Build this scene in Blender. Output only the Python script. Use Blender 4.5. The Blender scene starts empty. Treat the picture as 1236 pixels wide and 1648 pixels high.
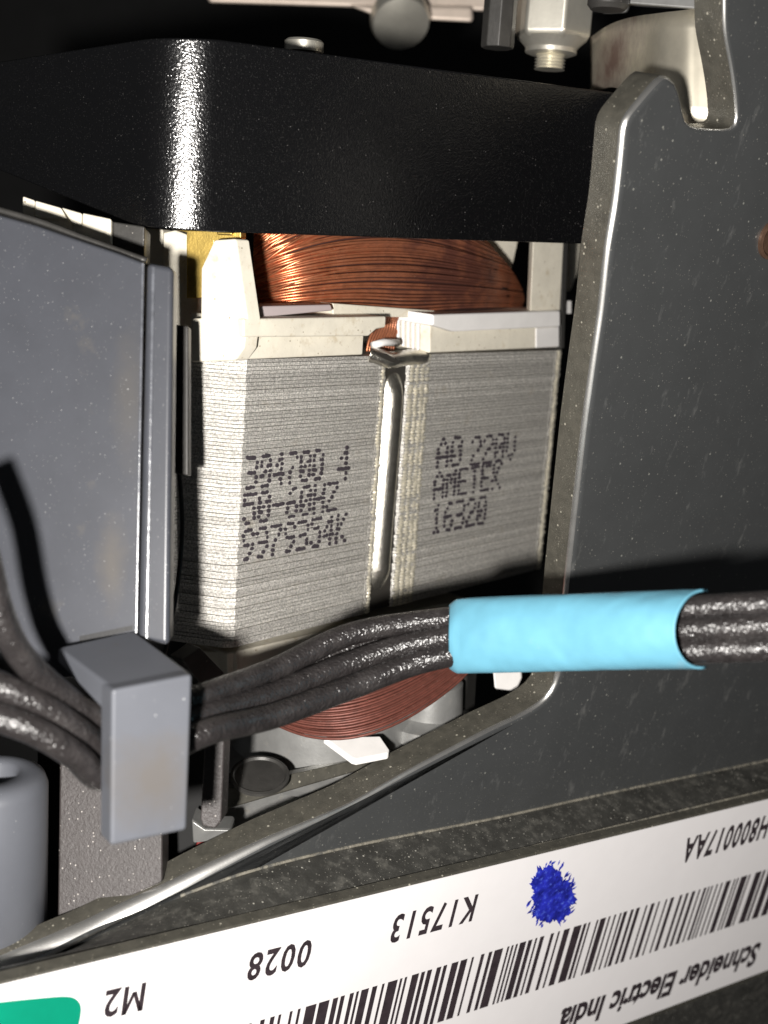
import bpy, bmesh, math, random
from mathutils import Vector as V3, Matrix
random.seed(7)
sc = bpy.context.scene
COL = sc.collection
# ------------------------------------------------------------------ camera, light, exposure
CAM = V3((0, -20, 0))
cd = bpy.data.cameras.new('camera'); cam = bpy.data.objects.new('camera', cd); COL.objects.link(cam)
cam.location = CAM; cam.rotation_euler = (math.radians(90), 0, 0)
cd.sensor_fit = 'VERTICAL'; cd.sensor_height = 36; cd.lens = 36*2000/1648
cd.clip_end = 500; cd.clip_start = 0.5
cd.dof.use_dof = True; cd.dof.focus_distance = 20.6; cd.dof.aperture_fstop = 0.21
sc.camera = cam
w = bpy.data.worlds.new("World"); sc.world = w; w.use_nodes = True
w.node_tree.nodes['Background'].inputs[0].default_value = (.95, .97, 1, 1)
w.node_tree.nodes['Background'].inputs[1].default_value = 0.028
ld = bpy.data.lights.new('phone_flash', 'POINT'); ld.energy = 48000; ld.shadow_soft_size = 0.55
ld.color = (1, .962, .915)
lo = bpy.data.objects.new('phone_flash', ld); lo.location = (-2.7, -22.5, -1.95); COL.objects.link(lo)
sc.view_settings.view_transform = 'Standard'; sc.view_settings.look = 'None'
sc.view_settings.exposure = 0; sc.view_settings.gamma = 1

# ------------------------------------------------------------------ geometry helpers
def ray(px, py): return V3(((px-618)/2000, 1, (824-py)/2000))
def P(px, py, d): return CAM + ray(px, py)*d
class PL:                                   # a plane in the world
    def __init__(s, pt, n): s.n = n.normalized(); s.c = s.n.dot(pt-CAM)
    def at(s, px, py):
        r = ray(px, py); return CAM + r*(s.c/s.n.dot(r))
    def off(s, k): q = PL(CAM, s.n); q.c = s.c+k; return q
S = V3((-.066, .208, -.976)).normalized()
U = V3((.661, .742, .105)); U = (U-S*U.dot(S)).normalized()
N = U.cross(S).normalized()
if N.y < 0: N = -N
O = P(390, 579, 20)
D = (N - .55*U).normalized()                # direction of the bright left facet
DN = D.cross(S).normalized()
if DN.y < 0: DN = -DN                       # into the motor
E = V3((-.529, .760, .382)).normalized()    # thickness direction of the side frame
Bv = V3((.830, .557, .040)); Bv = (Bv-E*Bv.dot(E)).normalized()
Vv = V3((-.182, .338, -.925)); Vv = (Vv-E*Vv.dot(E)-Bv*Vv.dot(Bv)).normalized()
FN = PL(O, N)                               # front plane of the motor
FD = PL(O, DN)
def M(u, n, s): return O+U*u+N*n+S*s
def uof(px, n=0, py=579): return (FN.off(n).at(px, py)-O).dot(U)
def sof(px, py, n=0): return (FN.off(n).at(px, py)-O).dot(S)

class MB:
    def __init__(s): s.v = []; s.f = []
    def add(s, vs, fs):
        b = len(s.v); s.v += [V3(v) for v in vs]; s.f += [[b+i for i in f] for f in fs]
    def prism(s, pts, ext):
        n = len(pts); pts = [V3(p) for p in pts]
        q = [p+ext for p in pts]
        s.add(pts+q, [list(range(n)), list(range(2*n-1, n-1, -1))]+[[(i+1) % n, i, n+i, n+(i+1) % n] for i in range(n)])
    def hexa(s, a):                         # 8 corners: 4 front loop, 4 back loop
        s.add(a, [[0,1,2,3],[7,6,5,4],[0,4,5,1],[1,5,6,2],[2,6,7,3],[3,7,4,0]])
    def tube(s, pts, r, k=8, cap=True):
        pts = [V3(p) for p in pts]; n = len(pts); rings = []; up = None
        rr = r if isinstance(r, (list, tuple)) else [r]*n
        for i, p in enumerate(pts):
            t = (pts[min(i+1, n-1)]-pts[max(i-1, 0)]).normalized()
            if up is None:
                up = t.orthogonal().normalized()
            up = (up-t*up.dot(t)).normalized(); w_ = t.cross(up)
            rings.append([p+up*math.cos(a)*rr[i]+w_*math.sin(a)*rr[i] for a in [2*math.pi*j/k for j in range(k)]])
        fs = []
        for i in range(n-1):
            for j in range(k):
                fs.append([i*k+j, i*k+(j+1) % k, (i+1)*k+(j+1) % k, (i+1)*k+j])
        if cap: fs += [list(range(k-1, -1, -1)), [(n-1)*k+j for j in range(k)]]
        s.add([v for r_ in rings for v in r_], fs)
    def lathe(s, base, ax, prof, k=40, a0=0, xv=None, scale2=1):      # prof: (radius, height)
        ax = ax.normalized(); x = (xv-ax*xv.dot(ax)).normalized() if xv else ax.orthogonal().normalized(); y = ax.cross(x)
        vs = []; fs = []
        for r, h in prof:
            for j in range(k):
                a = a0+2*math.pi*j/k; vs.append(base+ax*h+x*math.cos(a)*r+y*math.sin(a)*r*scale2)
        for i in range(len(prof)-1):
            for j in range(k):
                fs.append([i*k+j, i*k+(j+1) % k, (i+1)*k+(j+1) % k, (i+1)*k+j])
        fs += [list(range(k)), [(len(prof)-1)*k+j for j in range(k-1, -1, -1)]]
        s.add(vs, fs)
    def grid(s, g):
        n = len(g); m = len(g[0])
        s.add([p for r in g for p in r], [[i*m+j, i*m+j+1, (i+1)*m+j+1, (i+1)*m+j] for i in range(n-1) for j in range(m-1)])
    def build(s, name, mat, parent=None, bevel=0, seg=3, smooth=False, stuff=False, solid=0, sub=0):
        off = parent['_w'] if parent is not None and '_w' in parent else (0, 0, 0)
        off = V3(off)
        me = bpy.data.meshes.new(name); me.from_pydata([tuple(v-off) for v in s.v], [], s.f)
        bm = bmesh.new(); bm.from_mesh(me); bmesh.ops.recalc_face_normals(bm, faces=bm.faces); bm.to_mesh(me); bm.free()
        me.materials.append(mat)
        o = bpy.data.objects.new(name, me); COL.objects.link(o)
        if parent is not None: o.parent = parent; o['_w'] = tuple(off)
        if solid:
            md = o.modifiers.new('solid', 'SOLIDIFY'); md.thickness = solid; md.offset = 0
        if sub:
            md = o.modifiers.new('sub', 'SUBSURF'); md.levels = sub; md.render_levels = sub
        if bevel:
            md = o.modifiers.new('bevel', 'BEVEL'); md.width = bevel; md.segments = seg; md.limit_method = 'ANGLE'
            md.angle_limit = math.radians(28); md.harden_normals = True
        if smooth or bevel:
            for p in me.polygons: p.use_smooth = True
            if bevel or smooth == 'auto': me.set_sharp_from_angle(angle=math.radians(35 if not bevel else 28))
        if stuff: o['kind'] = 'stuff'
        return o
def thing(name, label, cat, loc, group=None):
    o = bpy.data.objects.new(name, None); o.empty_display_size = .3; COL.objects.link(o); o.location = loc; o['_w'] = tuple(loc)
    o['label'] = label; o['category'] = cat
    if group: o['group'] = group
    return o
def tag(o, label, cat, group=None):
    o['label'] = label; o['category'] = cat
    if group: o['group'] = group
    return o
def spline(pts, n):                         # Catmull-Rom through tuples
    out = []; L = len(pts)
    for i in range(L-1):
        p0 = pts[max(i-1, 0)]; p1 = pts[i]; p2 = pts[i+1]; p3 = pts[min(i+2, L-1)]
        for j in range(n):
            t = j/n
            out.append(tuple(.5*((2*b)+(-a+c)*t+(2*a-5*b+4*c-d)*t*t+(-a+3*b-3*c+d)*t**3) for a, b, c, d in zip(p0, p1, p2, p3)))
    out.append(tuple(pts[-1])); return out

# ------------------------------------------------------------------ materials
def mat(name, col, rough=.5, metal=0, nz=None, bump=None, specks=None, dirt=None, spec=.5, rz=None, aniso=None, coat=0, bump2=None, orand=None, patch=None):
    m = bpy.data.materials.new(name); m.use_nodes = True; nt = m.node_tree; nd = nt.nodes; lk = nt.links
    b = nd['Principled BSDF']; b.inputs['Roughness'].default_value = rough; b.inputs['Metallic'].default_value = metal
    b.inputs['Specular IOR Level'].default_value = spec
    if coat: b.inputs['Coat Weight'].default_value = coat; b.inputs['Coat Roughness'].default_value = .2
    tc = nd.new('ShaderNodeNewGeometry'); vec = tc.outputs['Position']
    c = nd.new('ShaderNodeRGB'); c.outputs[0].default_value = (*col, 1); cur = c.outputs[0]; metalv = None
    def noise(scale, detail=4, rough_=.6, v=None):        # 3-D noise of the place itself
        n = nd.new('ShaderNodeTexNoise'); n.inputs['Scale'].default_value = scale; n.inputs['Detail'].default_value = detail
        n.inputs['Roughness'].default_value = rough_; lk.new(v or vec, n.inputs['Vector']); return n.outputs['Fac']
    def ramp(f, a, b_, va=0, vb=1):
        r = nd.new('ShaderNodeMapRange'); r.inputs[1].default_value = a; r.inputs[2].default_value = b_
        r.inputs[3].default_value = va; r.inputs[4].default_value = vb; lk.new(f, r.inputs[0]); return r.outputs[0]
    def mix(f, a, b_, mode='MIX'):
        x = nd.new('ShaderNodeMix'); x.data_type = 'RGBA'; x.blend_type = mode
        if hasattr(f, 'links'): lk.new(f, x.inputs[0])
        else: x.inputs[0].default_value = f
        for s_, v in ((x.inputs[6], a), (x.inputs[7], b_)):
            if hasattr(v, 'links'): lk.new(v, s_)
            else: s_.default_value = (*v, 1)
        return x.outputs[2]
    if nz:
        f = ramp(noise(nz[0]), .3, .7, 1-nz[1], 1+nz[1])
        g = nd.new('ShaderNodeCombineColor'); [lk.new(f, g.inputs[i]) for i in range(3)]
        cur = mix(1.0, cur, g.outputs[0], 'MULTIPLY')
    if orand:
        oi = nd.new('ShaderNodeObjectInfo'); f = ramp(oi.outputs['Random'], 0, 1, *orand)
        g = nd.new('ShaderNodeCombineColor'); [lk.new(f, g.inputs[i]) for i in range(3)]
        cur = mix(1.0, cur, g.outputs[0], 'MULTIPLY')
    masks = []
    if dirt:
        for dd in dirt:
            sc_, dc, lo_, hi_ = dd[:4]; v_ = None
            if len(dd) > 4:
                mp = nd.new('ShaderNodeMapping'); mp.inputs['Rotation'].default_value = dd[4]; mp.inputs['Scale'].default_value = dd[5]; lk.new(vec, mp.inputs['Vector']); v_ = mp.outputs[0]
            f = ramp(noise(sc_, 8, .65, v_), lo_, hi_); cur = mix(f, cur, dc); masks.append(f)
    if patch:
        for pc, sz, col_, k_ in patch:      # a stain or painted-in tone of its own shape round one point
            mp = nd.new('ShaderNodeVectorMath'); mp.operation = 'SUBTRACT'; lk.new(vec, mp.inputs[0]); mp.inputs[1].default_value = pc
            m2 = nd.new('ShaderNodeVectorMath'); m2.operation = 'DIVIDE'; lk.new(mp.outputs[0], m2.inputs[0]); m2.inputs[1].default_value = sz
            ln = nd.new('ShaderNodeVectorMath'); ln.operation = 'LENGTH'; lk.new(m2.outputs[0], ln.inputs[0])
            ad = nd.new('ShaderNodeMath'); ad.operation = 'MULTIPLY_ADD'; lk.new(noise(2.2, 7, .65), ad.inputs[0]); ad.inputs[1].default_value = 1.3; lk.new(ln.outputs['Value'], ad.inputs[2])
            f = ramp(ad.outputs[0], .75, 1.6, k_, 0); cur = mix(f, cur, col_); masks.append(f)
    if specks:
        for sc_, th, scol, gate in specks:
            vo = nd.new('ShaderNodeTexVoronoi'); vo.inputs['Scale'].default_value = sc_; lk.new(vec, vo.inputs['Vector'])
            a = ramp(vo.outputs['Distance'], th*.6, th, 1, 0)
            sp = nd.new('ShaderNodeSeparateColor'); lk.new(vo.outputs['Color'], sp.inputs[0])
            g = ramp(sp.outputs[0], gate, gate+.02)
            mu = nd.new('ShaderNodeMath'); mu.operation = 'MULTIPLY'; lk.new(a, mu.inputs[0]); lk.new(g, mu.inputs[1])
            cur = mix(mu.outputs[0], cur, scol); masks.append(mu.outputs[0])
    lk.new(cur, b.inputs['Base Color'])
    if masks and metal:
        acc = masks[0]
        for q in masks[1:]:
            mm = nd.new('ShaderNodeMath'); mm.operation = 'MAXIMUM'; lk.new(acc, mm.inputs[0]); lk.new(q, mm.inputs[1]); acc = mm.outputs[0]
        lk.new(ramp(acc, 0, 1, metal, metal*.15), b.inputs['Metallic'])
    if rz: lk.new(ramp(noise(rz[0]), .3, .7, rough-rz[1], rough+rz[1]), b.inputs['Roughness'])
    prev = None
    for bp in (bump, bump2):
        if bp:
            v = vec
            if len(bp) > 3 and bp[3]:                 # stretched along the sheets
                mp = nd.new('ShaderNodeMapping'); mp.inputs['Scale'].default_value = bp[3]; lk.new(vec, mp.inputs['Vector']); v = mp.outputs[0]
            bn = nd.new('ShaderNodeBump'); bn.inputs['Strength'].default_value = bp[1]; bn.inputs['Distance'].default_value = bp[2]
            lk.new(noise(bp[0], bp[4] if len(bp) > 4 else 5, .65, v), bn.inputs['Height'])
            if prev: lk.new(prev, bn.inputs['Normal'])
            prev = bn.outputs[0]
    if prev: lk.new(prev, b.inputs['Normal'])
    return m
m_sheet = mat('steel sheet', (.68, .655, .61), .38, .50, nz=(30, .5), bump=(15, .7, .022, (1, 1, 2.2)), bump2=(40, 1.0, .016), rz=(5, .08), orand=(.80, 1.08),
              dirt=[(2.2, (.36, .31, .23), .6, .85), (36, (.15, .14, .12), .53, .68)])
m_bead = mat('weld bead steel', (.78, .73, .60), .3, .45, nz=(8, .3), bump=(30, .5, .01))
m_band = mat('bright clamp steel', (.60, .575, .51), .27, .95, nz=(8, .25), bump=(30, .6, .015), bump2=(10, .35, .02))
m_core = mat('dark joint', (.025, .022, .018), .7)
m_white = mat('aged cream nylon', (.70, .655, .55), .55, 0, nz=(2.5, .08), bump=(14, .35, .01),
              dirt=[(3.2, (.45, .36, .22), .57, .82), (14, (.42, .35, .25), .60, .76)], specks=[(9, .16, (.25, .2, .13), .86)])
m_white2 = mat('clean white nylon', (.78, .76, .74), .45, 0, nz=(3, .04), bump=(9, .15, .01), dirt=[(6, (.5, .42, .3), .72, .85)])
m_brass = mat('brass', (.62, .44, .12), .38, .9, nz=(5, .2), bump=(25, .3, .01))
m_cu = mat('enamelled copper wire', (.66, .245, .12), .34, .86, nz=(7, .2), bump=(40, .3, .004), dirt=[(6, (.16, .05, .035), .58, .85)],
           specks=[(14, .13, (.45, .28, .2), .84)], patch=[(tuple(P(730, 450, 24)), (3.3, 8, 3.2), (.085, .032, .025), .95)])  # wire tone turns darker maroon towards the coil's right
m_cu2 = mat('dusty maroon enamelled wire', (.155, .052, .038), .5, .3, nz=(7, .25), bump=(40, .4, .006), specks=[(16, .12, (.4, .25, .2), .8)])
m_cudark = mat('dark copper core', (.045, .014, .01), .7)
m_black = mat('black powder coat', (.0028, .0028, .0032), .21, 0, bump=(27, 1, .0065, None, 1), bump2=(46, 1, .0045, None, 1), spec=1.3,
              specks=[(34, .30, (.028, .027, .027), .70), (17, .16, (.12, .115, .11), .90)])  # pale specks put the coat's fine sparkle into its colour
m_frame = mat('dusty galvanised steel', (.125, .13, .132), .34, .62, nz=(1.0, .05), bump=(30, .15, .004), rz=(2.5, .06),
              dirt=[(9, (.10, .095, .08), .66, .8), (3.5, (.16, .158, .15), .60, .80, (.5, .2, .6), (1, 1, .12)), (7, (.08, .083, .083), .64, .76, (-.4, .3, .9), (1, 1, .06))],
              specks=[(5, .12, (.22, .22, .20), .62), (11, .17, (.17, .165, .15), .72), (24, .22, (.13, .128, .115), .72)])
m_cut = mat('cut steel edge', (.10, .095, .079), .46, .45, nz=(4, .18), bump=(12, .45, .015),
            dirt=[(5, (.085, .079, .064), .45, .7)], specks=[(7, .17, (.36, .34, .28), .66), (20, .25, (.22, .205, .165), .70)])
m_edge = mat('highlight-bright rolled edge', (.88, .87, .84), .29, .95, nz=(3, .1), bump=(26, .2, .004))  # edge highlight helped by near-white metal along the middle of the arc
m_ridge = mat('dusty ridge', (.20, .185, .15), .6, 0, nz=(5, .4), bump=(14, .8, .03), dirt=[(6, (.08, .078, .07), .48, .6)])
m_flange = mat('grimy flange steel', (.09, .088, .08), .45, .55, nz=(2.5, .3), bump=(20, .5, .012),
               dirt=[(5, (.125, .12, .105), .52, .72), (11, (.20, .19, .165), .62, .76)], specks=[(9, .18, (.40, .385, .34), .74), (22, .26, (.24, .23, .20), .68)])
m_label = mat('label paper', (.90, .875, .88), .5, 0, nz=(2, .015), dirt=[(7, (.66, .60, .52), .73, .9)])
m_print = mat('label print', (.035, .025, .03), .55, nz=(5, .3))
m_ink = mat('motor ink', (.035, .028, .035), .75, nz=(12, .3))
m_blue = mat('blue marker ink', (.018, .025, .40), .45, nz=(6, .6), dirt=[(12, (.12, .2, .72), .55, .72), (9, (.01, .01, .12), .6, .72)])
m_green = mat('green print', (.0, .25, .15), .5, nz=(2, .06))
m_grey = mat('grey moulded plastic', (.053, .056, .066), .33, 0, nz=(1.4, .07), bump=(30, .10, .005),
             dirt=[(1.0, (.11, .10, .085), .62, .85)], specks=[(14, .12, (.26, .26, .26), .74), (30, .2, (.15, .15, .15), .8), (5, .05, (.5, .5, .5), .75)], patch=[(tuple(P(180, 900, 17.5)), (.28, 2, .9), (.11, .095, .075), .45), (tuple(P(205, 640, 17.5)), (.3, 2, 1.2), (.10, .088, .07), .3)])
m_clip = mat('grey clip plastic', (.112, .118, .135), .42, 0, nz=(1.2, .05), bump=(25, .12, .006),
             dirt=[(3, (.1, .08, .06), .68, .8)], specks=[(6, .07, (.6, .6, .6), .82), (13, .09, (.3, .3, .3), .85)], patch=[(tuple(P(245, 1255, 15.6)), (.75, 2, .75), (.115, .095, .07), .5)])
m_bead_grey = mat('glint-bright grey rib', (.10, .105, .12), .22, 0, nz=(5, .3), bump=(8, .4, .02), spec=.8)  # lighter and glossier than the cover, for the rib's glint lines
m_brown = mat('speckled brown-grey casting', (.05, .043, .042), .48, 0, nz=(3, .1), bump=(17, .7, .02),
              specks=[(15, .2, (.42, .39, .36), .66), (8, .1, (.6, .58, .55), .8)])
m_cable = mat('black cable sheath', (.022, .0195, .0195), .30, 0, nz=(4, .2), bump=(15, 1, .022, None, 1), bump2=(30, 1, .007, None, 1), spec=.55,
              specks=[(9, .10, (.25, .235, .23), .7)], dirt=[(2, (.04, .036, .035), .5, .8)])
m_sleeve = mat('blue heat shrink', (.125, .345, .46), .55, 0, nz=(1.6, .06), bump=(2.2, .5, .08, None, 1), bump2=(30, .2, .006), dirt=[(2.2, (.22, .35, .42), .64, .85)])
m_bright = mat('zinc plated steel', (.78, .75, .66), .36, .8, nz=(2, .1), bump=(12, .15, .01))
m_cream = mat('creamy reflective steel', (.72, .67, .55), .40, .8, nz=(1.5, .15), dirt=[(1.4, (.45, .22, .18), .62, .8), (4, (.3, .26, .2), .64, .8)], patch=[(tuple(P(980, 95, 23)), (1.3, 2.5, 1.0), (.12, .055, .045), .9)])  # brownish reflection painted into the colour, in layers and a left patch
m_pink = mat('pale far plate', (.80, .68, .58), .5, .3, nz=(2, .1))
m_satin = mat('satin die cast metal', (.36, .36, .35), .36, .6, nz=(2, .15), bump=(20, .25, .01), dirt=[(3, (.18, .16, .13), .58, .8)],
              specks=[(9, .12, (.6, .58, .52), .86)])
m_dark = mat('black rubber and slot shade', (.010, .010, .011), .5, 0, bump=(20, .2, .01))
m_dgrey = mat('dark grey metal', (.05, .048, .045), .45, .3, nz=(3, .2), bump=(14, .4, .01), specks=[(11, .12, (.3, .28, .25), .85)])
m_wall = mat('black interior', (.006, .006, .006), .8, nz=(1, .3))
m_rivet = mat('dark copper rivet', (.13, .075, .05), .45, .5, nz=(5, .3), bump=(20, .4, .01))
m_red = mat('red plastic', (.22, .015, .012), .5)
m_rust = mat('brown rust', (.20, .12, .08), .6, .2, nz=(5, .3), bump=(20, .4, .01))

# ------------------------------------------------------------------ interior backdrop
b = MB(); b.prism([P(-1500, -1500, 60), P(2700, -1500, 60), P(2700, 3200, 60), P(-1500, 3200, 60)], V3((0, 1, 0)))
o = b.build('interior_wall', m_wall); o['kind'] = 'structure'

# ------------------------------------------------------------------ motor
HT = sof(370, 1045)
motor = thing('electric_motor', 'open electric motor with laminated steel stack, cream bobbin and copper winding', 'electric motor', M(4, 2, HT))
# one lamination outline in (u, n)
u1, u2, u3, u4 = uof(612), uof(622), uof(655), uof(692)
uR = uof(893); uE = uof(905)
prof = [(.10, 0)]
for uu in (u1-.03,): prof.append((uu, 0))
prof += [(u1-.03, .09), (u1+.01, .09), (u1+.01, 0), (u2-.01, 0), (u2, .42), (u3+.02, .42), (u3+.05, .05), (u3+.09, .0), (u4-.04, -.01), (u4, .0),
         (uR-.03, 0), (uR-.03, .09), (uR+.02, .09), (uR+.02, .01), (uE-.02, .03), (uE+.05, .2), (uE+.1, 3.8), (1, 3.8)]
k_end = 1.35; dpt = lambda k: ((D*k).dot(U), (D*k).dot(N))
a, c = dpt(k_end); prof += [(a+.3, c+2.2), (a, c), dpt(.26), (dpt(.16)[0]+.02, dpt(.16)[1]-.035)]
NS = 78; pitch = HT/NS
sheet_b = MB(); sheet_b.prism([M(u, n, 0) for u, n in prof], S*pitch*.88)
first = sheet_b.build('lamination_sheet', m_sheet, motor, bevel=0)
first.data.polygons.foreach_set('use_smooth', [False]*len(first.data.polygons))
for i in range(1, NS):
    c_ = first.copy(); COL.objects.link(c_); c_.parent = motor
    j = N*random.uniform(-.012, .014)*(1 if random.random() < .8 else 2.0)+U*random.uniform(-.012, .012)
    if i > 22: j += U*-.012
    c_.location = S*pitch*i+j
b = MB(); b.prism([M(u*.998+.02, max(n, 0)+.05, .01) for u, n in prof if not (u2-.02 < u < u3+.06)], S*(HT-.03)); b.build('stack_core', m_core, motor)
# beads along the seams
def octs(b_, c, ru, rn, rs):
    vs = []; 
    for (x, y, z) in [(1,0,0),(.7,.7,0),(0,1,0),(-.7,.7,0),(-1,0,0),(-.7,-.7,0),(0,-1,0),(.7,-.7,0)]:
        vs.append(c+U*x*ru+S*y*rs)
    for (x, y) in [(.6,0),(.42,.42),(0,.6),(-.42,.42),(-.6,0),(-.42,-.42),(0,-.6),(.42,-.42)]:
        vs.append(c+U*x*ru+S*y*rs-N*rn*.8)
    vs.append(c-N*rn)
    b_.add(vs, [[j, (j+1) % 8, 8+(j+1) % 8, 8+j] for j in range(8)]+[[8+j, 8+(j+1) % 8, 16] for j in range(8)])
for uu, ru in ((uof(617.5), .065), (uof(664), .10), (uof(673), .09), (uof(682), .10), (u4-.06, .09), (uof(899), .10)):
    b = MB()
    for i in range(NS):
        octs(b, M(uu+random.uniform(-.02, .02), .005, pitch*(i+.43)), ru*random.uniform(.8, 1.2), .03*random.uniform(.7, 1.3), pitch*.56)
    b.build('weld_bead_row', m_bead, motor, smooth=True, stuff=True)
# bright rounded clamp between the two halves
g = []
uc, hw = (u2+u3)/2, (u3-u2)/2
for i in range(41):
    t = i/40; s = -.02+t*(HT-.05)
    tip = min(1, math.sin(min(t*9, math.pi/2)) + .0) * min(1, math.sin(min((1-t)*7, math.pi/2))+.15)
    row = []
    for j in range(17):
        a = math.pi*j/16
        wv = .05*math.sin(t*5+.5)
        row.append(M(uc+wv*.4-math.cos(a)*hw*1.0, .34-(.34+.10)*math.sin(a)**.8*tip, s))
    g.append(row)
b = MB(); b.grid(g); b.build('clamp_bar', m_band, motor, smooth=True, solid=.04)
# curled tongue at the clamp's top
tp = [(596, 566, -.10), (615, 572, -.2), (632, 578, -.26), (648, 574, -.26), (668, 571, -.15), (690, 572, -.05)]
g = []
for px, py, n in spline(tp, 6):
    g.append([FN.off(n+.35).at(px, py-9), FN.off(n+.1).at(px, py-5), FN.off(n).at(px, py+1), FN.off(n+.02).at(px-2, py+9), FN.off(n+.1).at(px-3, py+15)])
b = MB(); b.grid(g); b.build('clamp_tongue', m_band, motor, smooth=True, solid=.03)
b = MB(); b.prism([FN.off(-.30).at(*q) for q in ((600, 566), (622, 569), (640, 580), (652, 583), (634, 584), (615, 575))], N*.05); b.build('tongue_slot', m_core, motor)

# dot matrix ink
F5 = {'0': "01110 10001 10011 10101 11001 10001 01110", '1': "00100 01100 00100 00100 00100 00100 01110", '2': "01110 10001 00001 00110 01000 10000 11111",
 '3': "11110 00001 00001 01110 00001 00001 11110", '4': "00010 00110 01010 10010 11111 00010 00010", '5': "11111 10000 11110 00001 00001 10001 01110",
 '6': "00110 01000 10000 11110 10001 10001 01110", '7': "11111 00001 00010 00100 01000 01000 01000", '9': "01110 10001 10001 01111 00001 00010 01100",
 'W': "10001 10001 10001 10101 10101 11011 10001", 'H': "10001 10001 10001 11111 10001 10001 10001", 'Z': "11111 00001 00010 00100 01000 10000 11111",
 '-': "00000 00000 00000 11111 00000 00000 00000", 'P': "11110 10001 10001 11110 10000 10000 10000", 'K': "10001 10010 10100 11000 10100 10010 10001",
 'A': "00100 01010 10001 10001 11111 10001 10001", 'N': "10001 11001 10101 10101 10011 10001 10001", 'V': "10001 10001 10001 10001 10001 01010 00100",
 'U': "10001 10001 10001 10001 10001 10001 01110", 'M': "10001 11011 10101 10101 10001 10001 10001", 'E': "11111 10000 10000 11110 10000 10000 11111",
 'T': "11111 00100 00100 00100 00100 00100 00100", 'X': "10001 10001 01010 00100 01010 10001 10001", 'D': "11110 10001 10001 10001 10001 10001 11110",
 'S': "01111 10000 10000 01110 00001 00001 11110", 'J': "00111 00010 00010 00010 00010 10010 01100", '*': "00100 01110 11011 11111 00100 00100 00000", ' ': "00000 "*7}
def dotrow(txt, x0, x1, yt, yb):
    pl = FN.off(-.03); q0 = pl.at(x0, yt)-O; q1 = pl.at(x1, yt)-O; qb = pl.at(x0, yb)-O
    ua, ub, sa, sb = q0.dot(U), q1.dot(U), q0.dot(S), qb.dot(S)
    n = len(txt)*6-1; du = (ub-ua)/n; ds = (sb-sa)/6; b = MB()
    for ci, ch in enumerate(txt):
        rows = F5[ch].split()
        for r in range(7):
            for c in range(5):
                if rows[r][c] == '1' and random.random() > .04:
                    u = ua+(ci*6+c+.5)*du+random.uniform(-.2, .2)*du; s = sa+r*ds+random.uniform(-.10, .10)*ds
                    ru = du*random.uniform(.6, .8); rs = ds*random.uniform(.34, .48)
                    n_ = -.017-random.uniform(0, .004)
                    b.prism([M(u+ru*math.cos(a), n_, s+rs*math.sin(a)+.12*ru*math.cos(a)*0) for a in [math.pi*2*k/9 for k in range(9)]], N*.028)
    o = b.build('ink_line', m_ink, motor, stuff=True); return o
dotrow('304700', 398, 522, 738, 786); dotrow('4', 546, 566, 722, 772)
dotrow('50-60HZ', 394, 544, 798, 844); dotrow('9979354K', 391, 558, 856, 902)
dotrow('A0', 706, 746, 708, 752); dotrow('220V', 761, 832, 705, 748)
dotrow('AMETEK', 701, 808, 762, 802); dotrow('16320', 698, 784, 815, 858)

# bobbin: left ledge, lower body, corner posts
def slabN(name, pts, n, ext, m, bevel=.03, parent=motor):
    b = MB(); b.prism([FN.off(n).at(*q) for q in pts], ext); return b.build(name, m, parent, bevel=bevel)
slabN('bobbin_ledge', [(392, 513), (622, 509), (621, 527), (606, 530), (594, 541), (392, 543)], -.22, N*1.3, m_white, .035)
slabN('bobbin_base', [(388, 541), (586, 537), (584, 571), (388, 579)], -.06, N*1.2, m_white, .03)
def slabD(name, pts, k, ext, m, bevel=.03, parent=motor):
    b = MB(); b.prism([FD.off(k).at(*q) for q in pts], ext); return b.build(name, m, parent, bevel=bevel)
slabD('bobbin_post', [(344, 386), (379, 384), (398, 512), (392, 560), (378, 580), (306, 583), (308, 512), (322, 512), (323, 432)], -.22, U*.30, m_white, .035)
slabD('bobbin_post', [(262, 374), (282, 370), (307, 380), (319, 428), (318, 508), (310, 583), (262, 588)], .6, DN*.6, m_white, .035)
slabD('bobbin_post', [(232, 366), (262, 369), (268, 600), (232, 600)], 1.1, DN*.5, m_white, .03)
slabD('brass_terminal', [(284, 370), (388, 373), (388, 384), (345, 388), (340, 480), (300, 480), (300, 374)], .30, DN*.25, m_brass, .02)
b = MB(); b.prism([FD.off(.2).at(*q) for q in ((348, 372), (374, 373), (374, 379), (348, 378))], DN*.1); b.build('solder_tab', m_brass, motor, bevel=.03)
# right ledge
b = MB()
topn = [(638, 497, .55), (697, 506, -.22), (902, 500, -.22), (902, 526, -.22), (730, 534, -.22), (697, 524, -.22), (638, 515, .55)]
f = [FN.off(n).at(x, y) for x, y, n in topn]
back = [p+N*1.6 for p in f]
b.add(f+back, [[0,1,5,6], [1,2,3,4,5], [7,13,12,8], [8,12,11,10,9], [0,7,8,1], [1,8,9,2], [2,9,10,3], [3,10,11,4], [4,11,12,5], [5,12,13,6], [6,13,7,0]])
b.build('bobbin_ledge', m_white2, motor, bevel=.04)
b = MB()
f = [FN.off(n).at(x, y) for x, y, n in [(638, 513, .6), (692, 523, -.08), (898, 522, -.08), (898, 559, -.08), (692, 568, -.08), (638, 556, .6)]]
back = [p+N*1.4 for p in f]
b.add(f+back, [[0,1,4,5], [1,2,3,4], [6,11,10,7], [7,10,9,8], [0,6,7,1], [1,7,8,2], [2,8,9,3], [3,9,10,4], [4,10,11,5], [5,11,6,0]])
b.build('bobbin_base', m_white, motor, bevel=.03)
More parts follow.
